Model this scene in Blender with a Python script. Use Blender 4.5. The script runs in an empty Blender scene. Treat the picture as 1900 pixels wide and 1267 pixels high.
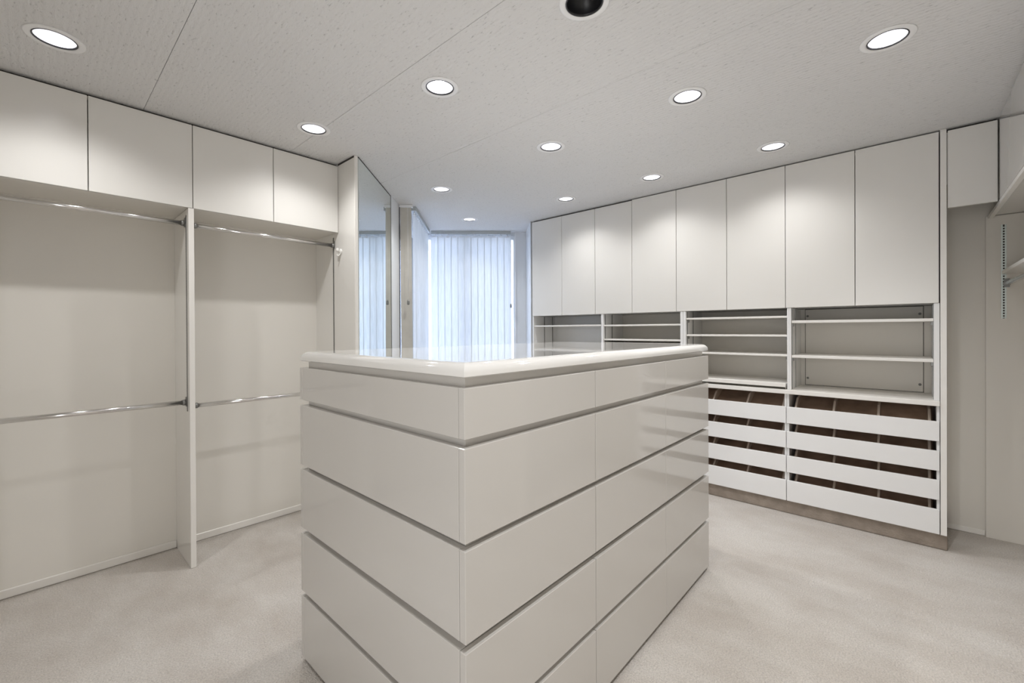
import bpy, bmesh, math, random
from mathutils import Vector, Matrix
random.seed(7)
R2 = math.sqrt(2)
scn = bpy.context.scene
COL = scn.collection

# ------------------------------------------------------------------ camera
CH, CW = 2.44, 1.2931          # ceiling height, camera height
yaw, pitch, roll, foc = 0.7427, -0.0037, -0.005, 806.83
cam_d = bpy.data.cameras.new('camera')
cam = bpy.data.objects.new('camera', cam_d); COL.objects.link(cam)
F = Vector((math.cos(yaw), math.sin(yaw), 0)); Rr = Vector((math.sin(yaw), -math.cos(yaw), 0)); U = Vector((0, 0, 1))
f2 = F*math.cos(pitch) + U*math.sin(pitch); u2 = U*math.cos(pitch) - F*math.sin(pitch)
r3 = Rr*math.cos(roll) + u2*math.sin(roll); u3 = u2*math.cos(roll) - Rr*math.sin(roll)
cam.matrix_world = Matrix(((r3.x, u3.x, -f2.x, 0), (r3.y, u3.y, -f2.y, 0), (r3.z, u3.z, -f2.z, CW), (0, 0, 0, 1)))
cam_d.sensor_width = 36; cam_d.lens = foc/1900*36
cam_d.shift_x = 6.185/1900; cam_d.shift_y = -17.821/1900
cam_d.clip_start = 0.02
scn.camera = cam

# ------------------------------------------------------------------ world, exposure
LAMP_W = 24.0
w = bpy.data.worlds.new('World'); scn.world = w; w.use_nodes = True
bg = w.node_tree.nodes['Background']
bg.inputs[0].default_value = (0.60, 0.69, 1.0, 1); bg.inputs[1].default_value = 4.9
# fill light added behind the camera, set in a made-up doorway opening
dl = bpy.data.lights.new('fill_light', 'AREA'); dl.shape = 'RECTANGLE'; dl.size = .95; dl.size_y = 1.95; dl.energy = 15; dl.color = (.97, .98, 1.0)
do = bpy.data.objects.new('fill_light', dl); COL.objects.link(do); do.location = (-1.215, .10, 1.02)
do.rotation_euler = (math.pi/2, 0, -math.pi/2)
vs = scn.view_settings
vs.view_transform = 'Standard'; vs.look = 'None'; vs.gamma = 1; vs.use_curve_mapping = False
vs.exposure = 0.27
scn.cycles.max_bounces = 14; scn.cycles.diffuse_bounces = 8; scn.cycles.transmission_bounces = 8
scn.cycles.sample_clamp_indirect = 6

# ------------------------------------------------------------------ materials
def mat(name, col, rough=0.5, metal=0.0, spec=0.5, coat=0.0, bump=None, mottle=None, emis=None):
    m = bpy.data.materials.new(name); m.use_nodes = True
    nt = m.node_tree; b = nt.nodes['Principled BSDF']
    b.inputs['Base Color'].default_value = (*col, 1)
    b.inputs['Roughness'].default_value = rough; b.inputs['Metallic'].default_value = metal
    b.inputs['Specular IOR Level'].default_value = spec
    b.inputs['Coat Weight'].default_value = coat; b.inputs['Coat Roughness'].default_value = 0.05
    tc = nt.nodes.new('ShaderNodeTexCoord'); geo = nt.nodes.new('ShaderNodeNewGeometry')
    if mottle:            # (scale, amount)
        n = nt.nodes.new('ShaderNodeTexNoise'); n.inputs['Scale'].default_value = mottle[0]; n.inputs['Detail'].default_value = 4
        nt.links.new(geo.outputs['Position'], n.inputs['Vector'])
        r = nt.nodes.new('ShaderNodeMapRange'); r.inputs['From Min'].default_value = .3; r.inputs['From Max'].default_value = .7
        r.inputs['To Min'].default_value = 1-mottle[1]; r.inputs['To Max'].default_value = 1+mottle[1]*.4
        nt.links.new(n.outputs['Fac'], r.inputs['Value'])
        mx = nt.nodes.new('ShaderNodeVectorMath'); mx.operation = 'SCALE'; mx.inputs[0].default_value = col
        nt.links.new(r.outputs[0], mx.inputs['Scale']); nt.links.new(mx.outputs[0], b.inputs['Base Color'])
    if bump:              # (scale, distance)
        n = nt.nodes.new('ShaderNodeTexNoise'); n.inputs['Scale'].default_value = bump[0]; n.inputs['Detail'].default_value = 3
        nt.links.new(geo.outputs['Position'], n.inputs['Vector'])
        bp = nt.nodes.new('ShaderNodeBump'); bp.inputs['Distance'].default_value = bump[1]; bp.inputs['Strength'].default_value = 1
        nt.links.new(n.outputs['Fac'], bp.inputs['Height']); nt.links.new(bp.outputs[0], b.inputs['Normal'])
    if emis:
        b.inputs['Emission Color'].default_value = (*emis[:3], 1); b.inputs['Emission Strength'].default_value = emis[3]
    return m

M = {}
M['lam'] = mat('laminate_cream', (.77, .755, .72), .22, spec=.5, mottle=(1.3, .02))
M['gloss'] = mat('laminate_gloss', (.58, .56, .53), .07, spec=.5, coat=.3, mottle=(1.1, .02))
M['inner'] = mat('closet_panel', (.75, .725, .675), .45, spec=.35, mottle=(1.5, .03))
M['edge'] = mat('white_edge', (.82, .80, .76), .3)
M['white'] = mat('white_melamine', (.83, .83, .825), .35, mottle=(2, .02))
M['top'] = mat('gloss_counter', (.80, .79, .765), .04, spec=.6, coat=.5)
M['brown'] = mat('brown_board', (.40, .285, .21), .5, mottle=(9, .35))
M['dark'] = mat('dark_gap', (.03, .027, .024), .7)
M['chrome'] = mat('chrome', (.78, .77, .76), .14, metal=1)
M['steel'] = mat('slotted_steel', (.27, .27, .26), .4, metal=.7)
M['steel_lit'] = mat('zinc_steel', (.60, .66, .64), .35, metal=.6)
M['wall'] = mat('wall_paint', (.72, .70, .66), .6, mottle=(1.7, .03))
M['wallc'] = mat('bay_wall_paint', (.74, .76, .78), .6)
M['plastic'] = mat('white_plastic', (.82, .81, .78), .3)
M['trim'] = mat('lamp_trim_white', (.80, .80, .80), .4)
M['black'] = mat('black_ring', (.012, .012, .014), .35)
M['refl'] = mat('lamp_reflector', (.80, .80, .86), .3, emis=(.92, .95, 1, .12))
M['lamp'] = mat('lamp_face', (1, 1, 1), .4, emis=(1, .985, 1, 6))
M['wood'] = mat('divider_beige', (.52, .44, .37), .5)
M['frame'] = mat('window_frame', (.80, .81, .82), .4)

def carpet():
    m = bpy.data.materials.new('carpet_beige'); m.use_nodes = True; nt = m.node_tree; b = nt.nodes['Principled BSDF']
    b.inputs['Roughness'].default_value = .95; b.inputs['Specular IOR Level'].default_value = .1
    b.inputs['Sheen Weight'].default_value = .25; b.inputs['Sheen Roughness'].default_value = .5
    geo = nt.nodes.new('ShaderNodeNewGeometry')
    def noise(sc, det=3, rough=.5, map_=None):
        n = nt.nodes.new('ShaderNodeTexNoise'); n.inputs['Scale'].default_value = sc; n.inputs['Detail'].default_value = det; n.inputs['Roughness'].default_value = rough
        src = geo.outputs['Position']
        if map_:
            mp = nt.nodes.new('ShaderNodeMapping'); mp.inputs['Scale'].default_value = map_; mp.inputs['Rotation'].default_value = (0, 0, .6)
            nt.links.new(src, mp.inputs['Vector']); src = mp.outputs[0]
        nt.links.new(src, n.inputs['Vector']); return n.outputs['Fac']
    a = noise(3.2, 6, .62, (1, .55, 1)); c = noise(170, 2)
    r1 = nt.nodes.new('ShaderNodeValToRGB')
    r1.color_ramp.elements[0].position = .36; r1.color_ramp.elements[0].color = (.50, .455, .41, 1)
    r1.color_ramp.elements[1].position = .62; r1.color_ramp.elements[1].color = (.60, .565, .525, 1)
    nt.links.new(a, r1.inputs[0])
    r2 = nt.nodes.new('ShaderNodeMapRange'); r2.inputs['From Min'].default_value = .3; r2.inputs['From Max'].default_value = .7
    r2.inputs['To Min'].default_value = .80; r2.inputs['To Max'].default_value = 1.12
    nt.links.new(c, r2.inputs['Value'])
    v = nt.nodes.new('ShaderNodeVectorMath'); v.operation = 'SCALE'
    nt.links.new(r1.outputs[0], v.inputs[0]); nt.links.new(r2.outputs[0], v.inputs['Scale'])
    nt.links.new(v.outputs[0], b.inputs['Base Color'])
    bp = nt.nodes.new('ShaderNodeBump'); bp.inputs['Distance'].default_value = .006; bp.inputs['Strength'].default_value = .8
    ad = nt.nodes.new('ShaderNodeMath'); ad.operation = 'ADD'
    nt.links.new(c, ad.inputs[0]); nt.links.new(noise(45, 3), ad.inputs[1])
    nt.links.new(ad.outputs[0], bp.inputs['Height']); nt.links.new(bp.outputs[0], b.inputs['Normal'])
    return m
M['carpet'] = carpet()
M['carpet_shaded'] = mat('shaded_carpet', (.33, .28, .235), .95, spec=.1, bump=(90, .004), mottle=(14, .2))  # darker copy of the carpet for the plinth, toe-kick shade put into the colour

def ceil_mat():
    m = bpy.data.materials.new('ceiling_textured_paper'); m.use_nodes = True; nt = m.node_tree; b = nt.nodes['Principled BSDF']
    b.inputs['Roughness'].default_value = .8; b.inputs['Specular IOR Level'].default_value = .2
    geo = nt.nodes.new('ShaderNodeNewGeometry')
    def mp(scale, rot):
        q = nt.nodes.new('ShaderNodeMapping'); q.inputs['Scale'].default_value = scale; q.inputs['Rotation'].default_value = (0, 0, rot)
        nt.links.new(geo.outputs['Position'], q.inputs['Vector']); return q.outputs[0]
    n1 = nt.nodes.new('ShaderNodeTexNoise'); n1.inputs['Scale'].default_value = 120; n1.inputs['Detail'].default_value = 4; n1.inputs['Roughness'].default_value = .6
    nt.links.new(mp((1, .35, 1), .785), n1.inputs['Vector'])
    n2 = nt.nodes.new('ShaderNodeTexWave'); n2.wave_type = 'BANDS'; n2.bands_direction = 'X'; n2.inputs['Scale'].default_value = 14
    n2.inputs['Distortion'].default_value = 2.5; n2.inputs['Detail'].default_value = 2; n2.inputs['Detail Scale'].default_value = 3
    nt.links.new(mp((1, 1, 1), 0), n2.inputs['Vector'])
    ad = nt.nodes.new('ShaderNodeMath'); ad.operation = 'MULTIPLY_ADD'; ad.inputs[1].default_value = .25
    nt.links.new(n2.outputs['Fac'], ad.inputs[0]); nt.links.new(n1.outputs['Fac'], ad.inputs[2])
    bp = nt.nodes.new('ShaderNodeBump'); bp.inputs['Distance'].default_value = .005; bp.inputs['Strength'].default_value = .9
    nt.links.new(ad.outputs[0], bp.inputs['Height']); nt.links.new(bp.outputs[0], b.inputs['Normal'])
    r = nt.nodes.new('ShaderNodeValToRGB')
    r.color_ramp.elements[0].position = .25; r.color_ramp.elements[0].color = (.42, .415, .41, 1)
    r.color_ramp.elements[1].position = .40; r.color_ramp.elements[1].color = (.70, .695, .69, 1)
    nt.links.new(n1.outputs['Fac'], r.inputs[0]); nt.links.new(r.outputs[0], b.inputs['Base Color'])
    return m
M['ceil'] = ceil_mat()

def vane_mat():
    m = bpy.data.materials.new('blind_vane_fabric'); m.use_nodes = True; nt = m.node_tree
    nt.nodes.remove(nt.nodes['Principled BSDF']); out = nt.nodes['Material Output']
    geo = nt.nodes.new('ShaderNodeNewGeometry'); mp = nt.nodes.new('ShaderNodeMapping'); mp.inputs['Scale'].default_value = (90, 90, 6)
    n = nt.nodes.new('ShaderNodeTexNoise'); n.inputs['Scale'].default_value = 1; n.inputs['Detail'].default_value = 3
    nt.links.new(geo.outputs['Position'], mp.inputs[0]); nt.links.new(mp.outputs[0], n.inputs['Vector'])
    r = nt.nodes.new('ShaderNodeValToRGB'); r.color_ramp.elements[0].position = .3; r.color_ramp.elements[0].color = (.66, .67, .65, 1)
    r.color_ramp.elements[1].position = .7; r.color_ramp.elements[1].color = (.76, .76, .74, 1)
    nt.links.new(n.outputs['Fac'], r.inputs[0])
    d = nt.nodes.new('ShaderNodeBsdfDiffuse'); t = nt.nodes.new('ShaderNodeBsdfTranslucent'); x = nt.nodes.new('ShaderNodeMixShader'); x.inputs[0].default_value = .5
    nt.links.new(r.outputs[0], d.inputs[0]); nt.links.new(r.outputs[0], t.inputs[0])
    nt.links.new(d.outputs[0], x.inputs[1]); nt.links.new(t.outputs[0], x.inputs[2]); nt.links.new(x.outputs[0], out.inputs[0])
    return m
M['vane'] = vane_mat()
M['vane_unlit'] = mat('unlit_vane_fabric', (.56, .54, .49), .8, mottle=(12, .06))  # opaque copy of the vane fabric, unlit look put into its beige
def mirror_mat():
    m = mat('mirror_glass', (.86, .90, .89), .0, metal=1); return m
M['mirror'] = mirror_mat()
def glass_mat():
    m = bpy.data.materials.new('window_glass'); m.use_nodes = True; nt = m.node_tree
    nt.nodes.remove(nt.nodes['Principled BSDF']); out = nt.nodes['Material Output']
    a = nt.nodes.new('ShaderNodeBsdfTransparent'); a.inputs[0].default_value = (.93, .96, .95, 1)
    g = nt.nodes.new('ShaderNodeBsdfGlossy'); g.inputs['Roughness'].default_value = .02
    fr = nt.nodes.new('ShaderNodeFresnel'); fr.inputs[0].default_value = 1.45; x = nt.nodes.new('ShaderNodeMixShader')
    nt.links.new(fr.outputs[0], x.inputs[0]); nt.links.new(a.outputs[0], x.inputs[1]); nt.links.new(g.outputs[0], x.inputs[2]); nt.links.new(x.outputs[0], out.inputs[0])
    return m
M['glass'] = glass_mat()
M['rail'] = mat('grey_headrail', (.42, .44, .44), .45)

# ------------------------------------------------------------------ helpers
def box(bm, x0, x1, y0, y1, z0, z1, bev=0.0, seg=1):
    vs_ = [bm.verts.new((x, y, z)) for x in (min(x0, x1), max(x0, x1)) for y in (min(y0, y1), max(y0, y1)) for z in (min(z0, z1), max(z0, z1))]
    fs = [bm.faces.new([vs_[i] for i in f]) for f in ((0, 1, 3, 2), (4, 6, 7, 5), (0, 4, 5, 1), (2, 3, 7, 6), (0, 2, 6, 4), (1, 5, 7, 3))]
    if bev:
        es = list({e for f in fs for e in f.edges})
        bmesh.ops.bevel(bm, geom=es, offset=bev, segments=seg, affect='EDGES', profile=.5)
    return bm
def prism(bm, pts, z0, z1):
    a = sum(pts[i][0]*pts[(i+1) % len(pts)][1]-pts[(i+1) % len(pts)][0]*pts[i][1] for i in range(len(pts)))
    if a < 0: pts = pts[::-1]
    lo = [bm.verts.new((x, y, z0)) for x, y in pts]; hi = [bm.verts.new((x, y, z1)) for x, y in pts]
    n = len(pts); bm.faces.new(lo[::-1]); bm.faces.new(hi)
    for i in range(n): bm.faces.new((lo[i], lo[(i+1) % n], hi[(i+1) % n], hi[i]))
    return bm
def tube(bm, p, q, r, n=16, cap=True):
    p, q = Vector(p), Vector(q); d = (q-p).normalized()
    a = d.orthogonal().normalized(); b = d.cross(a)
    rings = [[bm.verts.new(c + (a*math.cos(2*math.pi*i/n)+b*math.sin(2*math.pi*i/n))*r) for i in range(n)] for c in (p, q)]
    for i in range(n):
        f = bm.faces.new((rings[0][i], rings[0][(i+1) % n], rings[1][(i+1) % n], rings[1][i])); f.smooth = True
    if cap: bm.faces.new(rings[0][::-1]); bm.faces.new(rings[1])
    return bm
def lathe(bm, prof, n=40, axis='Z', c=(0, 0, 0)):
    rings = []
    for r, h in prof:
        ring = []
        for i in range(n):
            t = 2*math.pi*i/n
            if axis == 'Z': v = (c[0]+r*math.cos(t), c[1]+r*math.sin(t), c[2]+h)
            else: v = (c[0]+h, c[1]+r*math.cos(t), c[2]+r*math.sin(t))
            ring.append(bm.verts.new(v))
        rings.append(ring)
    for k in range(len(rings)-1):
        for i in range(n):
            f = bm.faces.new((rings[k][i], rings[k][(i+1) % n], rings[k+1][(i+1) % n], rings[k+1][i])); f.smooth = True
    return bm
def mk(name, bm, m, parent=None, label=None):
    if m in ('lam', 'gloss', 'inner', 'white', 'edge', 'wall', 'carpet', 'brown'): bmesh.ops.recalc_face_normals(bm, faces=bm.faces)
    me = bpy.data.meshes.new(name); bm.to_mesh(me); bm.free(); me.materials.append(M[m])
    o = bpy.data.objects.new(name, me); COL.objects.link(o)
    if parent is not None:
        o.parent = parent; o.matrix_parent_inverse = parent.matrix_basis.inverted()
    if label: o['label'] = label
    return o
def tag(o, label, cat, group=None):
    o['label'] = label; o['category'] = cat
    if group: o['group'] = group
    return o
def thing(name, label, cat, loc=(0, 0, 0), group=None):
    o = bpy.data.objects.new(name, None); COL.objects.link(o); o.location = loc; o.empty_display_size = .1
    return tag(o, label, cat, group)
def struct(name, bm, m, parent=None, label=None):
    o = mk(name, bm, m, parent)
    if parent is None:
        o['kind'] = 'structure'; o['category'] = name.split('_')[0]; o['label'] = label
    return o
B = bmesh.new
def bx(*a, **k): return box(B(), *a, **k)
def sn(s, n): return ((s-n)/R2, (s+n)/R2)
def clip(poly, a, b, c):          # keep a x + b y <= c
    out = []
    for i in range(len(poly)):
        p, q = poly[i], poly[(i+1) % len(poly)]
        dp = a*p[0]+b*p[1]-c; dq = a*q[0]+b*q[1]-c
        if dp <= 0: out.append(p)
        if dp*dq < 0:
            t = dp/(dp-dq); out.append((p[0]+t*(q[0]-p[0]), p[1]+t*(q[1]-p[1])))
    return out

# key numbers
YL, YB = 2.883, 3.24         # left closet: door front plane, back wall
XR, XB, XW = 3.545, 3.93, 3.99   # right run: front plane, cabinet back, wall
XMIN, YMIN = -1.09, -.95
YS = -.365                   # front plane of the near right closet row
XE = 1.416                   # end of left closet

# ------------------------------------------------------------------ shell
foot = [(XMIN-.16, YMIN-.1), (5.2, YMIN-.1), (5.2, 5.2), (XMIN-.16, 5.2)]
foot = clip(foot, 1/R2, 1/R2, 5.23)
foot = clip(foot, -1/R2, 1/R2, 3.3)
struct('floor', prism(B(), foot, -.1, 0), 'carpet', label='beige cut-pile carpet with mottled wear')

# ceiling: paper strips with butt joints, holes for the downlights
LIGHTS = [
 (.06, 2.452, 1, 'lit recessed downlight at the far left, over the first upper closet doors', 1),
 (1.309, .834, 0, 'unlit recessed downlight with a black interior at the top edge of the photo', 1),
 (2.291, .058, 1, 'large lit recessed downlight near the top right corner of the photo', 1),
 (1.298, 1.624, 1, 'lit recessed downlight above the near corner of the island', 1),
 (2.18, .799, 1, 'lit recessed downlight above the right end of the island, second from the top right', 1),
 (1.075, 2.479, 1, 'lit recessed downlight beside the upper closet doors left of the mirror', 1),
 (2.189, 1.643, 1, 'lit recessed downlight in the middle of the ceiling behind the island corner light', 1),
 (3.147, .624, 1, 'lit recessed downlight nearest the tall upper doors at the right', 1),
 (2.237, 2.786, 1, 'lit recessed downlight just outside the mirror, in front of the blinds', 1),
 (3.15, 1.421, 1, 'lit recessed downlight before the middle doors of the right wall', 1),
 (3.149, 2.203, 1, 'lit recessed downlight before the left doors of the right wall', 1),
 (3.041, 3.334, 1, 'small lit recessed downlight closest to the end window', 1),
 (1.30, .058, 1, 'added fill downlight out of frame beside the near right closet', 0),  # unseen lamp added to lift the shadows
 (.20, 1.63, 0, 'recessed downlight out of frame between island and left closet', 0),
 (.20, .83, 0, 'recessed downlight out of frame above the photographer', 0),
 (.30, .058, 1, 'added fill downlight out of frame to the right of the photographer', 0),  # unseen lamp added as fill for right wall and island
 (-.70, .83, 0, 'recessed downlight behind the photographer on the right', 0),
 (-.70, 1.63, 0, 'recessed downlight behind the photographer in the middle', 0),
 (-.70, 2.45, 0, 'recessed downlight behind the photographer on the left', 0),
]
cut = B()
for l in LIGHTS: tube(cut, (l[0], l[1], CH-.05), (l[0], l[1], CH+.06), .078, 32)
cm = bpy.data.meshes.new('cutter'); cut.to_mesh(cm); cut.free(); cutter = bpy.data.objects.new('cutter', cm); COL.objects.link(cutter)
ceil = struct('ceiling', prism(B(), foot, CH+.14, CH+.22), 'wall', label='off-white ceiling papered in textured strips with visible joints')
seams = [XMIN-.1, -.33, .385, 1.11, 1.825, 2.532, 3.253, 5.3]
tmp = []
for a, b in zip(seams, seams[1:]):
    poly = clip(clip(foot, 1, 0, b-.0009), -1, 0, -(a+.0009))
    if len(poly) < 3: continue
    o = mk('ceiling_strip', prism(B(), poly, CH, CH+.02), 'ceil', ceil); tmp.append(o)
    md = o.modifiers.new('b', 'BOOLEAN'); md.object = cutter; md.operation = 'DIFFERENCE'; md.solver = 'EXACT'
dg = bpy.context.evaluated_depsgraph_get()
for o in tmp:
    me = bpy.data.meshes.new_from_object(o.evaluated_get(dg)); o.modifiers.clear(); o.data = me
bpy.data.objects.remove(cutter)

HT = CH+.14
struct('wall_left', bx(XMIN, XE+.02, YB, YB+.1, 0, HT), 'inner', label='plain cream back wall of the left hanging closet')
wr = bx(XMIN-.1, XMIN, YMIN-.1, -.40, 0, HT); box(wr, XMIN-.1, XMIN, .60, YB+.1, 0, HT); box(wr, XMIN-.1, XMIN, -.40, .60, 2.05, HT)  # doorway opening made up to hold the fill light
struct('wall_rear', wr, 'wall', label='plain wall behind the camera, with an opening added for the fill light')
struct('wall_fill_back', bx(XMIN-.16, XMIN-.14, -.5, .7, 0, 2.2), 'wall', label='unseen wall added behind the fill light opening')  # added to close off the made-up opening behind the fill light
struct('wall_near_right', bx(XMIN, XW+.1, YMIN-.1, YMIN, 0, HT), 'inner', label='back wall of the near right closet')
struct('wall_right', bx(XW, XW+.1, YMIN, 2.937, 0, HT), 'inner', label='cream wall behind the right cabinets and in the corner recess')
# wall carrying the mirror, at 45 degrees to the closets
A1, A2 = sn(2.898, .866), sn(3.735, .842)
struct('wall_mirror', prism(B(), [(XE+.022, 2.672), A1, A2, sn(3.735, 1.2), (XE+.022, YB+.1)], 0, HT), 'wallc', label='short angled wall that carries the tall mirror')
struct('wall_bay_left', prism(B(), [sn(3.737, .832), sn(4.02, .822), sn(4.02, 1.0), sn(3.737, 1.0)], 0, HT), 'wallc', label='narrow pale strip of wall between mirror and left blind')
struct('wall_bay_right', prism(B(), [(XR+.004, 2.938), sn(5.085, -.425), sn(5.23, -.425), sn(5.23, -.9), (XW+.1, 2.938)], 0, HT), 'wallc', label='narrow pale return wall at the far end of the right cabinets')
struct('wall_bay_end', prism(B(), [sn(5.085, -.30), sn(5.085, -.424), sn(5.23, -.424), sn(5.23, -.30)], 0, HT), 'wallc', label='narrow grey wall right of the end window')
# headers and aprons over/under the windows
hd = B(); prism(hd, [sn(5.10, -.299), sn(5.10, .95), sn(5.22, .95), sn(5.22, -.299)], 2.405, HT)
prism(hd, [sn(5.10, -.299), sn(5.10, .95), sn(5.22, .95), sn(5.22, -.299)], 0, .30)
struct('wall_end', hd, 'wallc', label='wall above and below the end window')
hd = B(); prism(hd, [sn(4.022, .83), sn(5.099, .83), sn(5.099, .95), sn(4.022, .95)], 2.405, HT)
prism(hd, [sn(4.022, .83), sn(5.099, .83), sn(5.099, .95), sn(4.022, .95)], 0, .30)
struct('wall_side', hd, 'wallc', label='wall above and below the left bay window')

def window(name, p0, p1, off, label):     # frame between two plan points, panes set inside
    p0, p1, off = Vector(p0), Vector(p1), Vector(off)
    def seg(bm, t0, t1, z0, z1, d0, d1):
        a = p0.lerp(p1, t0); b = p0.lerp(p1, t1)
        prism(bm, [tuple(a+off*d0), tuple(b+off*d0), tuple(b+off*d1), tuple(a+off*d1)], z0, z1)
    L = (p1-p0).length; fw = .018/L; bm = B()
    seg(bm, 0, fw, .301, 2.404, 0, 1); seg(bm, 1-fw, 1, .301, 2.404, 0, 1); seg(bm, fw, 1-fw, .301, .35, 0, 1); seg(bm, fw, 1-fw, 2.36, 2.404, 0, 1)
    root = struct(name, bm, 'frame', label=label)
    bm = B(); seg(bm, .5-.02/L, .5+.02/L, .35, 2.36, .1, .9); mk('mullion', bm, 'frame', root)
    for t0, t1 in ((fw, .5-.02/L), (.5+.02/L, 1-fw)):
        bm = B(); seg(bm, t0, t1, .35, 2.36, .45, .55); mk('pane', bm, 'glass', root)
    return root
e = Vector(sn(1, 0)); nn = Vector(sn(0, 1))
window('window_1', sn(5.13, -.298), sn(5.13, .86), tuple(e*.06), 'end window of the bay, hidden behind closed vertical blinds')
window('window_2', sn(4.024, .86), sn(5.098, .86), tuple(nn*.06), 'left window of the bay, hidden behind closed vertical blinds')
struct('trim_1', prism(B(), [sn(5.075, -.306), sn(5.075, -.292), sn(5.09, -.292), sn(5.09, -.306)], 0, 2.43), 'frame', label='thin white casing strip right of the end window')

struct('trim_2', prism(B(), [sn(5.235, -1.2), sn(6.3, -1.2), sn(6.3, 2.2), sn(4.3, 2.2), sn(4.3, .96), sn(5.235, .96)], 2.44, 2.50), 'wall', label='unseen overhang added outside the bay windows to darken the blind tops')  # overhang added to shade the upper part of the blinds

# ------------------------------------------------------------------ left closet
bb = B()
for a, b in ((XMIN, -.252), (-.228, .567), (.595, XE-.001)):
    box(bb, a, b, YB-.012, YB-.0005, 0.002, .045, .003); 
struct('baseboard_left', bb, 'edge', label='low cream baseboard along the back of the left closet')

def door(par, face, a, b, z0, z1, plane, th=.018, m='lam', g=.0018, bev=.0012):
    """flat slab door; face 'y-' (closet), 'x-' (right run), 'y+' (near right row)"""
    if face == 'y-': bm = bx(a+g, b-g, plane, plane+th, z0, z1, bev=bev)
    elif face == 'x-': bm = bx(plane, plane+th, a+g, b-g, z0, z1, bev=bev)
    else: bm = bx(a+g, b-g, plane-th, plane, z0, z1, bev=bev)
    return mk('door', bm, m, par)

def carcass(bm, x0, x1, y0, y1, z0, z1, open_='y-', t=.018):
    if open_ == 'y-' or open_ == 'y+':
        box(bm, x0, x0+t, y0, y1, z0, z1); box(bm, x1-t, x1, y0, y1, z0, z1)
        box(bm, x0+t, x1-t, y0, y1, z0, z0+t); box(bm, x0+t, x1-t, y0, y1, z1-t, z1)
        yb = y1 if open_ == 'y-' else y0; s = -1 if open_ == 'y-' else 1
        box(bm, x0+t, x1-t, yb, yb+s*.008, z0+t, z1-t)
    else:
        box(bm, x0, x1, y0, y0+t, z0, z1); box(bm, x0, x1, y1-t, y1, z0, z1)
        box(bm, x0, x1, y0+t, y1-t, z0, z0+t); box(bm, x0, x1, y0+t, y1-t, z1-t, z1)
        box(bm, x1-.008, x1, y0+t, y1-t, z0+t, z1-t)
    return bm

lx = [.1765, .5891, 1.001, XE-.001]
def upper_left(x0, xm, x1, lab):
    c = thing('upper_cabinet', lab, 'cabinet', ((x0+x1)/2, YL, 1.972), 'upper cabinets over the left closet')
    mk('body', carcass(B(), x0+.001, x1-.001, YL+.020, YB-.001, 1.972, 2.428), 'inner', c)
    door(c, 'y-', x0, xm, 1.970, 2.424, YL); door(c, 'y-', xm, x1, 1.970, 2.424, YL)
    mk('gap_shade_strip', bx(x0+.002, x1-.002, YL+.03, YL+.045, 2.428, 2.4395), 'dark', c)  # dark strip standing in for shade in the gap above the doors
upper_left(-.236, lx[0], lx[1], 'cream two-door cabinet over the left closet, cut by the left edge of the photo')
upper_left(lx[1], lx[2], lx[3], 'cream two-door cabinet over the left closet, next to the mirror panel')
upper_left(-1.061, -.6487, -.237, 'cream two-door cabinet over the left closet, outside the photo behind the camera')

def standard(par, face, pos, along, z0, z1, m='steel', w=.012, slots=True):
    """slotted shelf standard: two rails and rungs, one mesh. face: 'x' plate normal along x at x=pos (thin in x), y centre=along"""
    bm = B(); t = .003; s = 1 if pos[1] > 0 else -1; p = pos[0]
    def b3(u0, u1, za, zb, tt=t):
        if face == 'x': box(bm, p, p+s*tt, along+u0, along+u1, za, zb)
        else: box(bm, along+u0, along+u1, p, p+s*tt, za, zb)
    b3(-w/2, -w*.17, z0, z1); b3(w*.17, w/2, z0, z1)
    z = z0+.004
    while z < z1-.006:
        b3(-w*.17, w*.17, z, z+.006); z += .016
    o = mk('slotted_standard', bm, m, par)
    bm = B(); b3(-w*.17, w*.17, z0, z1, .0008); mk('slot_backing', bm, 'dark', o)
    return o

def partition(x0, x1, lab, sides):
    p = thing('closet_partition', lab, 'panel', ((x0+x1)/2, YL, 0), 'upright panels of the left closet')
    mk('panel', bx(x0, x1, YL+.002, YB-.0005, 0.0, 1.969, bev=.0015), 'lam', p)
    mk('front_edge', bx(x0+.001, x1-.001, YL, YL+.0018, 0.002, 1.968), 'edge', p)
    for sd in sides:
        standard(p, 'x', (x0, -1) if sd < 0 else (x1, 1), YL+.048, .855, 1.935)
    return p
partition(.568, .594, 'cream upright closet panel with pale front edge, standing left of the island', (-1, 1))
partition(-.252, -.228, 'cream upright closet panel left of the photo frame', (1,))
p = thing('closet_end_panel', 'tall cream end panel from floor to ceiling between left closet and mirror', 'panel', (XE, 2.66, 0))
mk('panel', bx(XE, XE+.02, 2.664, YB-.0005, 0, 2.4395, bev=.001), 'lam', p)
mk('front_edge', bx(XE+.0005, XE+.0205, 2.655, 2.6635, 0, 2.438), 'edge', p)
mk('gap_shade_strip', bx(XE-.002, XE, 2.665, YL, 2.428, 2.4395), 'dark', p)  # shade of the ceiling gap painted on as a dark strip
standard(p, 'x', (XE, -1), 2.958, .855, 1.945)

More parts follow.
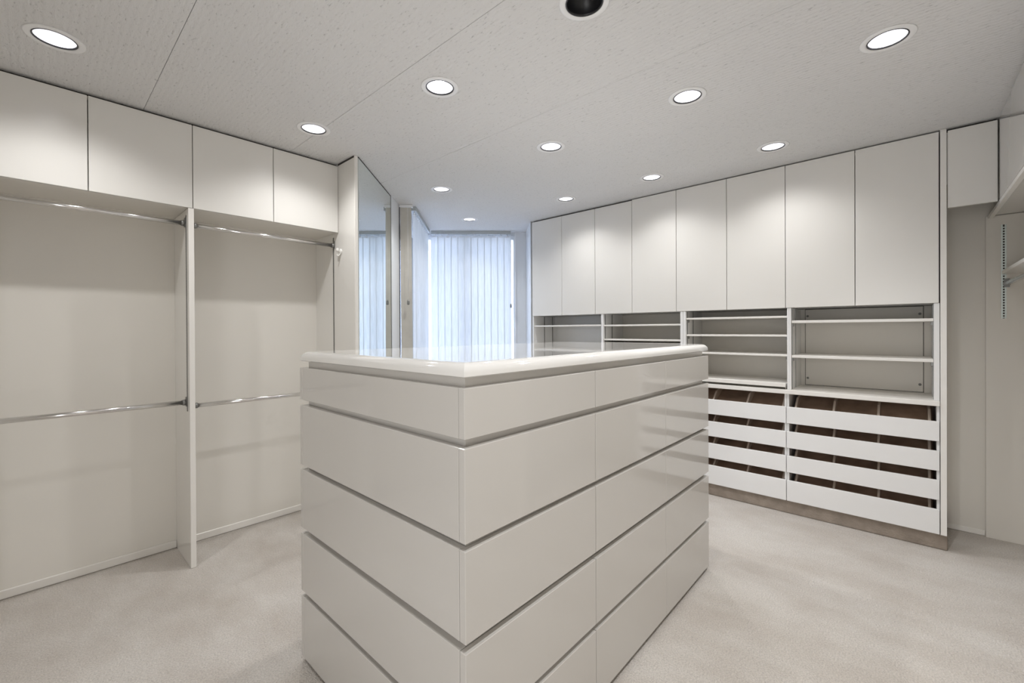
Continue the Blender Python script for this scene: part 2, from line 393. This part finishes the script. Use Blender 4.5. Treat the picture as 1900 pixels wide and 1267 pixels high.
def rod(x0, x1, y, z, lab, grp, m='chrome', r=.0125):
    t = thing('closet_rod', lab, 'rod', ((x0+x1)/2, y, z), grp)
    bm = tube(B(), (x0+.006, y, z), (x1-.006, y, z), r, 24); mk('tube', bm, m, t)
    for xa, s in ((x0, 1), (x1, -1)):
        bm = B(); box(bm, xa, xa+s*.003, y-.012, y+.012, z-.022, z+.03, .0006); tube(bm, (xa+s*.003, y, z), (xa+s*.018, y, z), r+.0035, 20)
        mk('bracket', bm, 'steel', t)
    return t
G = 'chrome rods of the left closet'
yr = 2.945
rod(-.2265, .5645, yr, 1.893, 'chrome hanging rod high in the left closet bay, at the left edge of the photo', G)
rod(.5975, XE-.0035, yr, 1.888, 'chrome hanging rod high in the second closet bay, ending by the white wall hook', G)
rod(-.2265, .5645, yr, .903, 'chrome hanging rod at waist height in the left closet bay', G)
rod(.5975, XE-.0035, yr, .880, 'chrome hanging rod at waist height, running behind the island', G)

# wall hook
hk = thing('wall_hook', 'small round white hook on the tall end panel beside the mirror', 'hook', (XE, 2.852, 1.835))
mk('base', lathe(B(), [(0.0, 0), (.017, 0), (.019, -.002), (.018, -.006), (.010, -.008), (0, -.008)], 28, 'X', (XE-.0002, 2.852, 1.835)), 'plastic', hk)
bm = tube(B(), (XE-.008, 2.852, 1.835), (XE-.028, 2.852, 1.838), .007, 16); mk('stem', bm, 'plastic', hk)
bm = B(); lathe(bm, [(.0, -.032), (.009, -.031), (.014, -.028), (.0155, -.024), (.014, -.020), (.009, -.017), (0, -.016)], 28, 'X', (XE, 2.852, 1.843)); mk('knob', bm, 'plastic', hk)
bm = B()
pts = [(XE-.006, 2.852, 1.822), (XE-.014, 2.852, 1.808), (XE-.024, 2.852, 1.805), (XE-.030, 2.852, 1.811)]
for a, b in zip(pts, pts[1:]): tube(bm, a, b, .0045, 12)
mk('lower_prong', bm, 'plastic', hk)

# ------------------------------------------------------------------ mirror
mr = thing('wall_mirror', 'tall frameless mirror reflecting the blinds, between closet panel and bay', 'mirror', (*sn(3.3, .85), 0.1))
a, b = Vector(sn(2.905, .8655)), Vector(sn(3.722, .8420)); d = (b-a).normalized(); nrm = Vector((d.y, -d.x))   # towards the room
def strip(bm, p, q, t0, t1, z0, z1): prism(bm, [tuple(p+nrm*t0), tuple(q+nrm*t0), tuple(q+nrm*t1), tuple(p+nrm*t1)], z0, z1)
bm = B(); strip(bm, a, b, .0008, .006, .10, 2.432); mk('glass', bm, 'mirror', mr)
bm = B(); strip(bm, b, b+d*.006, .0008, .007, .10, 2.438); strip(bm, a, b, .0008, .007, 2.432, 2.438); mk('edge_strip', bm, 'dark', mr)

# ------------------------------------------------------------------ vertical blinds
def blinds(lab, p0, p1, count, nrm, first_extra=None):
    p0, p1, nrm = Vector(p0), Vector(p1), Vector(nrm).normalized()
    d = (p1-p0).normalized(); L = (p1-p0).length; c = (p0+p1)/2
    t = thing('vertical_blind', lab, 'blind', (c.x, c.y, .06))
    bm = B(); prism(bm, [tuple(p0-nrm*.022), tuple(p1-nrm*.022), tuple(p1+nrm*.022), tuple(p0+nrm*.022)], 2.402, 2.438)
    mk('headrail', bm, 'rail', t)
    step = L/count; W = .0885
    for i in range(count):
        q = p0+d*(step*(i+.5)); ang = math.radians(9+random.uniform(-2.5, 2.5))
        dd = (d*math.cos(ang)+nrm*math.sin(ang)); nr = Vector((-dd.y, dd.x))
        bm = B(); rows = []
        for z in (.06, .8, 1.6, 2.372):
            sw = random.uniform(-.0004, .0004)
            rows.append([bm.verts.new((*(q+dd*(W*(k/6-.5))+nr*(.004*(1-(k/3-1)**2)+sw)), z)) for k in range(7)])
        for r0, r1 in zip(rows, rows[1:]):
            for k in range(6): f = bm.faces.new((r0[k], r0[k+1], r1[k+1], r1[k])); f.smooth = True
        v = mk('vane', bm, 'vane', t)
        bm = B(); prism(bm, [tuple(q+d*x+nrm*y) for x, y in ((-.012, -.004), (.012, -.004), (.012, .004), (-.012, .004))], 2.368, 2.382)
        tube(bm, (q.x, q.y, 2.380), (q.x, q.y, 2.402), .004, 8)
        mk('carrier', bm, 'frame', t)
    return t, d, nrm
be, d1, n1 = blinds('closed white vertical blind across the end window', sn(5.045, .672), sn(5.045, -.243), 12, tuple(-e))
bl, d2, n2 = blinds('closed white vertical blind on the left side of the bay, seen at a slant', sn(4.05, .70), sn(4.975, .70), 12, tuple(-nn))
def chain(par, s, n, z):
    x, y = sn(s, n); bm = tube(B(), (x, y, z), (x, y, 2.40), .0012, 6); mk('cord', bm, 'frame', par)
    bm = lathe(B(), [(0, -.034), (.008, -.033), (.011, -.026), (.011, .0), (.006, .012), (0, .013)], 16, 'Z', (x, y, z)); mk('cord_weight', bm, 'steel', par)
chain(be, 5.00, -.242, 1.585); chain(bl, 3.955, .735, 1.56)
# the turned leading vane that closes the side of the left blind
bm = B(); rows = []
for z, sh in ((.06, -.020), (.8, -.014), (1.6, -.007), (2.372+.045, 0)):
    rows.append([bm.verts.new((*sn(4.0+.006*math.sin(k/6*math.pi), .814+sh*.6-(.103)*(k/6)), z)) for k in range(7)])
for r0, r1 in zip(rows, rows[1:]):
    for k in range(6): f = bm.faces.new((r0[k], r0[k+1], r1[k+1], r1[k])); f.smooth = True
mk('turned_vane', bm, 'vane_unlit', bl)
bm = B(); prism(bm, [sn(3.996, .8155), sn(4.002, .8155), sn(4.002, .8215), sn(3.996, .8215)], .02, 2.418); mk('side_gap_shade', bm, 'dark', bl)  # dark strip painted in for the gap between jamb and vane
bm = B(); prism(bm, [sn(3.99, .70), sn(4.028, .70), sn(4.028, .818), sn(3.99, .818)], 2.418, 2.438); mk('end_cap', bm, 'frame', bl)

# ------------------------------------------------------------------ right run: upper cabinets
ry = [2.9156, 2.5356, 2.1551, 1.7830, 1.3936, 1.0105, .6296, .2481, -.1345]
RZ = 1.440
labs = ['white two-door upper cabinet farthest left, next to the bay window',
        'white two-door upper cabinet second from the bay window',
        'white two-door upper cabinet third from the bay window, above the white pull-out tray',
        'white two-door upper cabinet nearest, beside the tall right end panel']
for k in range(4):
    y1, ym, y0 = ry[2*k], ry[2*k+1], ry[2*k+2]
    c = thing('upper_cabinet', labs[k], 'cabinet', (XR, (y0+y1)/2, RZ), 'upper cabinets of the right wall')
    mk('body', carcass(B(), XR+.020, XB, y0+.001, y1-.001, RZ+.002, 2.420, 'x-'), 'white', c)
    for j, (a, b) in enumerate(((y0, ym), (ym, y1))):
        top = 2.424 if (k == 0 or (k == 1 and j == 1)) else 2.430
        door(c, 'x-', a, b, RZ, top, XR)
    mk('gap_shade_strip', bx(XR+.03, XR+.045, y0+.002, y1-.002, 2.420, 2.4395), 'dark', c)  # gap shade above the doors, drawn as a dark strip

# shelf bays
parts = [(2.916, None), (2.094, 2.071), (1.363, 1.319), (.621, .597), (-.112, None)]
bays = [(2.094, 2.900), (1.363, 2.071), (.621, 1.319), (-.112, .597)]
ZC = .870
shelves = [[1.335, 1.10], [1.332, 1.203], [1.378, 1.246, 1.107], [1.342, 1.102]]
blab = ['open shelf bay farthest left on the right wall, one shelf showing above the island',
        'open shelf bay second from the left, a double shelf just above the island top',
        'open shelf bay with three thin shelves and a pull-out tray, right of the island',
        'open shelf bay with two shelves and a screwed back panel, nearest the corner recess']
def bracket(par, y, z, s):
    bm = B(); box(bm, XR+.03, XR+.05, y, y+s*.012, z-.022, z-.0005, .001); mk('shelf_bracket', bm, 'steel', par)
for k in range(4):
    y0, y1 = bays[k]
    t = thing('shelf_unit', blab[k], 'shelves', (XR, (y0+y1)/2, ZC), 'open shelf bays of the right wall')
    lo = (y0-.012 if k != 1 else y0-.022) if k != 3 else y0-.024
    hi = {0: y1+.015, 1: y1+.0115, 2: y1+.022, 3: y1+.012}[k]
    if k == 1: lo = y0-.0215
    if k == 2: lo, hi = y0-.012, y1+.0215
    for a, b in ((lo+.0003, y0), (y1, hi-.0003)):
        mk('side_panel', bx(XR+.004, XB-.009, a, b, ZC+.0005, RZ-.001, bev=.0008), 'white', t)
    mk('back_panel', bx(XB-.008, XB, lo, hi, ZC+.0005, RZ-.001), 'inner' if k != 0 else 'white', t)
    for z in shelves[k]:
        th = .018 if k == 3 else .014
        mk('shelf', bx(XR+.010, XB-.02, y0+.002, y1-.002, z-th/2, z+th/2, bev=.0015), 'edge', t)
        if k >= 2:
            for y, s in ((y0+.0005, 1), (y1-.0005, -1)): bracket(t, y, z-th/2, s)
    xs = (3.731, 3.877) if k == 0 else (3.578, 3.707)
    for x in xs:
        standard(t, 'y', (y1, -1), x, ZC+.004, RZ-.004, w=.010)
        standard(t, 'y', (y0, 1), x, ZC+.004, RZ-.004, w=.010)
    if k == 1:
        mk('shelf', bx(XR+.02, XB-.02, y0+.002, y1-.002, 1.165, 1.179, bev=.0015), 'edge', t)
    if k == 3:
        ap = mk('access_panel', bx(XB-.0145, XB-.0095, -.074, .567, .876, 1.436, bev=.002), 'inner', t)
        mk('panel_gap_shade', bx(XB-.0095, XB-.0085, -.077, .570, .8735, 1.4385), 'dark', ap)  # dark sheet drawing the shaded gap round the access panel
        for yy in (-.058, .553):
            for zz in (.925, 1.388):
                mk('screw', lathe(B(), [(0, -.003), (.006, -.0025), (.008, 0), (0, 0)], 14, 'X', (XB-.0146, yy, zz)), 'steel', ap)
# pull-out tray in bay 3
tr = thing('pullout_tray', 'thick white pull-out tray lying just above the worktop, right of the island', 'tray', (XR, .97, .885))
mk('board', bx(XR-.004, XB-.03, .628, 1.312, .896, .912, bev=.002), 'edge', tr)
mk('front_lip', bx(XR-.012, XR-.0045, .628, 1.312, .886, .914, bev=.002), 'edge', tr)
for y, s in ((.6245, 1), (1.3158, -1)):
    mk('runner', bx(XR+.004, XB-.05, y, y+s*.005, .884, .908), 'steel', tr)
for y in (.635, 1.30): mk('stop_block', bx(XR+.03, XB-.05, y-.004, y+.004, ZC+.0005, .8955), 'inner', tr)

# worktop
wt = tag(mk('worktop', bx(XR-.012, XB, -.1365, 2.915, .840, ZC, bev=.003, seg=2), 'edge'), 'long pale worktop between the open shelves and the shoe drawers', 'worktop')

# shoe drawers
tops = [.750, .578, .408, .237]; bots = [.635, .463, .293, .094]
def drawer_unit(y0, y1, divs, lab):
    """front plane XR; y0..y1 outer; divs = divider y positions at the front"""
    t = thing('drawer_unit', lab, 'drawers', (XR, (y0+y1)/2, .10), 'shoe drawer units of the right wall')
    mk('side_panel', bx(XR+.020, XB-.01, y0+.0005, y0+.0135, .094, .8395), 'white', t)
    mk('side_panel', bx(XR+.020, XB-.01, y1-.0135, y1-.0005, .094, .8395), 'white', t)
    bm = B(); box(bm, XB-.008, XB, y0+.0005, y1-.0005, .094, .8395); box(bm, XR+.03, XB-.01, y0+.0135, y1-.0135, .095, .105)
    mk('carcass', bm, 'brown', t)
    for zt, zb in zip(tops, bots):
        d = mk('drawer', bx(XR, XR+.016, y0+.0018, y1-.0018, zb, zt, bev=.0015), 'white', t)
        # inner box: floor, back, sides of brown board
        bm = B(); h = zt+.030
        box(bm, XR+.017, XB-.05, y0+.028, y1-.028, zb+.012, zb+.018)
        sl = [(XR+.030, zt-.05), (XR+.036, zt-.054), (XB-.05, h+.046), (XB-.056, h+.050)]
        lo = [bm.verts.new((x, y0+.028, z)) for x, z in sl]; hi = [bm.verts.new((x, y1-.028, z)) for x, z in sl]
        bm.faces.new(lo); bm.faces.new(hi[::-1])
        for i in range(4): bm.faces.new((lo[i], hi[i], hi[(i+1) % 4], lo[(i+1) % 4]))
        mk('inner_box', bm, 'brown', d)
        for y in divs:          # slanted divider boards with a pale front edge
            bm = B(); th = .006
            z_f = zt-.03; hh = zt+.052
            pts = [(XR+.018, zb+.019), (XB-.058, zb+.019), (XB-.058, zt+.09), (XR+.12, hh), (XR+.018, z_f)]
            lo = [bm.verts.new((x, y-th, z)) for x, z in pts]; hi = [bm.verts.new((x, y+th, z)) for x, z in pts]
            n = len(pts); bm.faces.new(lo); bm.faces.new(hi[::-1])
            for i in range(n): bm.faces.new((lo[i], hi[i], hi[(i+1) % n], lo[(i+1) % n]))
            mk('divider', bm, 'wood', d)
    return t
drawer_unit(-.1365, .6263, (-.094, .138, .365, .578), 'stack of four open-top white shoe drawers nearest, beside the end panel')
drawer_unit(.6268, 1.3936, (.655, .885, 1.123, 1.36), 'stack of four open-top white shoe drawers half hidden by the island')
drawer_unit(1.3941, 2.1551, (1.42, 1.66, 1.90, 2.13), 'third stack of shoe drawers, hidden behind the island')
drawer_unit(2.1556, 2.915, (2.18, 2.42, 2.66, 2.89), 'last stack of shoe drawers, hidden behind the island by the bay')

pl = tag(mk('plinth', bx(XR+.022, XB, -.168, 2.915, 0, .092, bev=.006, seg=2), 'carpet_shaded'), 'low carpet-wrapped plinth under the shoe drawers', 'plinth')
ep = thing('end_panel', 'tall white end panel from plinth to ceiling beside the corner recess', 'panel', (XR, -.152, .093))
mk('panel', bx(XR+.003, XW-.001, -.1648, -.1385, .0925, 2.4395, bev=.0012), 'lam', ep)
mk('front_edge', bx(XR+.0005, XR+.0028, -.1645, -.139, .0935, 2.428), 'edge', ep)

# corner cabinet above the recess
cc = thing('corner_cabinet', 'single cream door hanging above the empty corner recess', 'cabinet', (XR, -.265, 1.985))
door(cc, 'x-', -.3635, -.168, 1.983, 2.424, XR, m='lam')
mk('body', carcass(B(), XR+.02, XW-.001, -.360, -.166, 2.12, 2.42, 'x-'), 'inner', cc)
mk('gap_shade_strip', bx(XR+.03, XR+.045, -.360, -.167, 2.4205, 2.4395), 'dark', cc)  # dark strip in place of the shade above the door
struct('baseboard_recess', bx(XW-.010, XW-.0005, -.352, -.166, .002, .035, bev=.002), 'edge', label='low cream baseboard in the corner recess')

# ------------------------------------------------------------------ near right closet row
rp = thing('closet_end_panel', 'cream panel closing the near right closet, right edge of the photo', 'panel', (3.967, -.65, 0))
mk('panel', bx(3.969, XW-.0005, YMIN+.0005, -.354, 0.0, 1.978, bev=.001), 'inner', rp)
standard(rp, 'x', (3.969, -1), -.428, 1.350, 1.918, 'steel_lit', w=.022)
xs = [3.540, 2.715, 1.890, 1.065, .240, -.585, -1.088]
nl = ['glossy cream upper door at the right edge of the photo, beside the corner cabinet',
      'glossy cream upper cabinet of the near right closet, second from the corner',
      'glossy cream upper cabinet of the near right closet, third from the corner',
      'glossy cream upper cabinet of the near right closet, beside the photographer',
      'glossy cream upper cabinet of the near right closet, behind the photographer',
      'narrow glossy cream upper cabinet of the near right closet, at the rear wall']
for k, (a, b) in enumerate(zip(xs[1:], xs)):
    c = thing('upper_cabinet', nl[k], 'cabinet', ((a+b)/2, YS, 1.98), 'upper cabinets of the near right closet')
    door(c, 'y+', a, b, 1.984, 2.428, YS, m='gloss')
    bb_ = b if k else 3.966
    mk('body', carcass(B(), a+.001, bb_-.001, YMIN+.001, YS-.020, 1.980, 2.4395, 'y+'), 'lam', c)
    mk('bottom_edge', bx(a+.001, bb_-.001, YS-.0195, YS+.001, 1.962, 1.982, bev=.001), 'edge', c)
sh = tag(mk('closet_shelf', bx(2.30, 3.966, -.85, -.420, 1.618, 1.638, bev=.0015), 'edge'), 'pale shelf above the rod in the near right closet', 'shelf')
rd = rod(2.31, 3.9655, -.440, 1.560, 'brownish chrome rod below the shelf in the near right closet', 'rods of the near right closet', 'chrome', .013)
pp = thing('closet_partition', 'cream upright panel of the near right closet, outside the photo', 'panel', (2.29, -.6, 0))
mk('panel', bx(2.275, 2.299, YMIN+.0005, YS-.0, 0, 1.961, bev=.001), 'inner', pp)

# ------------------------------------------------------------------ island
IX, IY, IX2, IY2 = .7025, .7917, 2.4506, 1.759
S1, S2 = 1.3024, 1.891
rows = [(1.1518, 1.0263), (1.0045, .7718), (.7539, .5264), (.5037, .2783), (.2573, .0197)]
isl = thing('drawer_island', 'tall glossy cream drawer island in the middle of the carpet', 'island', ((IX+IX2)/2, (IY+IY2)/2, 0))
ins = .024
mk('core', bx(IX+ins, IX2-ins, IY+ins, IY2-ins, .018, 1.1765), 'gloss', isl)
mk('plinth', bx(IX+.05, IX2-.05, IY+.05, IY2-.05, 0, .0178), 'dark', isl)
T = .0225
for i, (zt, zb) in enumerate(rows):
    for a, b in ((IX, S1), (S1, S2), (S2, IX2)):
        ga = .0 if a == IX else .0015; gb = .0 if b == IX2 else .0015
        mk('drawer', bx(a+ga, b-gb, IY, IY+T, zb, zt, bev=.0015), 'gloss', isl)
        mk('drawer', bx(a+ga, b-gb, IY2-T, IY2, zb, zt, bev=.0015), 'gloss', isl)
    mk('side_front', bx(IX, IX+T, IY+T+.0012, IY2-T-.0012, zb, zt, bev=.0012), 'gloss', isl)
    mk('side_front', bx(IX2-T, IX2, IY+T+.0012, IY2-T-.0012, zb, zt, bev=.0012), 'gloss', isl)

# countertop: bullnosed rim, mitred look, one piece
def countertop():
    bm = B()
    z0, z1 = 1.177, 1.2135
    prof = [(0.030, 0.0), (0.004, 0.0), (0.0, .003)]           # inset, height
    H = z1-z0; Rr_ = .030
    for i in range(0, 9):
        a = math.pi/2*i/8
        prof.append((Rr_*(1-math.cos(a)), (H-.026)+.026*math.sin(a)))
    rc = .022
    rings = []
    for inset, h in prof:
        ring = []
        x0, x1, y0, y1 = IX+inset-.001, IX2-inset+.001, IY+inset-.001, IY2-inset+.001
        # far corners are gently rounded, the near corner is a crisp mitre
        for cx, cy, sx, sy, r in ((x0, y0, 1, 1, .0005), (x1, y0, -1, 1, rc*.5), (x1, y1, -1, -1, rc), (x0, y1, 1, -1, rc*.4)):
            base = {(1, 1): math.pi, (-1, 1): 1.5*math.pi, (-1, -1): 0, (1, -1): .5*math.pi}[(sx, sy)]
            for j in range(5):
                t = base+math.pi/2*j/4
                ring.append(bm.verts.new((cx+sx*r+r*math.cos(t), cy+sy*r+r*math.sin(t), z0+h)))
        rings.append(ring)
    n = len(rings[0])
    for k in range(len(rings)-1):
        for i in range(n):
            f = bm.faces.new((rings[k][i], rings[k][(i+1) % n], rings[k+1][(i+1) % n], rings[k+1][i])); f.smooth = True
    bm.faces.new(rings[-1]); bm.faces.new(rings[0][::-1])
    bmesh.ops.recalc_face_normals(bm, faces=bm.faces)
    for e_ in bm.edges:
        if len(e_.link_faces) == 2 and e_.calc_face_angle(0) > .6: e_.smooth = False
    return bm
tag(mk('countertop', countertop(), 'top'), 'thick glossy white countertop with rounded rim on the drawer island', 'countertop')

# ------------------------------------------------------------------ downlights
def downlight(x, y, on, lab, vis):
    t = thing('downlight', lab, 'light', (x, y, CH), 'recessed ceiling downlights')
    mk('trim_ring', lathe(B(), [(.0655, 0), (.0655, -.003), (.070, -.0045), (.084, -.0035), (.0875, -.0022), (.0875, -.0002), (.0655, -.0002)], 48, 'Z', (x, y, CH)), 'trim', t)
    mk('shadow_ring', lathe(B(), [(.0652, .004), (.0652, -.0035), (.0610, -.0035), (.0600, .006)], 48, 'Z', (x, y, CH)), 'black', t)
    prof = [(.0600, .002), (.0575, .015), (.050, .032), (.036, .046)]
    mk('reflector', lathe(B(), prof, 40, 'Z', (x, y, CH)), 'refl' if on else 'black', t)
    bm = lathe(B(), [(.036, .046), (.027, .042), (.014, .039), (.0001, .038)], 32, 'Z', (x, y, CH)); mk('bulb', bm, 'lamp' if on else 'black', t)
    mk('can', lathe(B(), [(.0655, .0), (.0655, .070), (.0001, .070)], 32, 'Z', (x, y, CH)), 'steel', t)
    if on:
        ld = bpy.data.lights.new('bulb_light', 'SPOT'); ld.energy = LAMP_W*(.78 if x > 3 else 1.35 if y < .1 else 1); ld.color = (1.0, .99, .985)
        ld.spot_size = math.radians(142); ld.spot_blend = 1.0; ld.shadow_soft_size = .025
        lo = bpy.data.objects.new('bulb_light', ld); COL.objects.link(lo); lo.location = (0, 0, .028); lo.parent = t
for l in LIGHTS: downlight(*l)
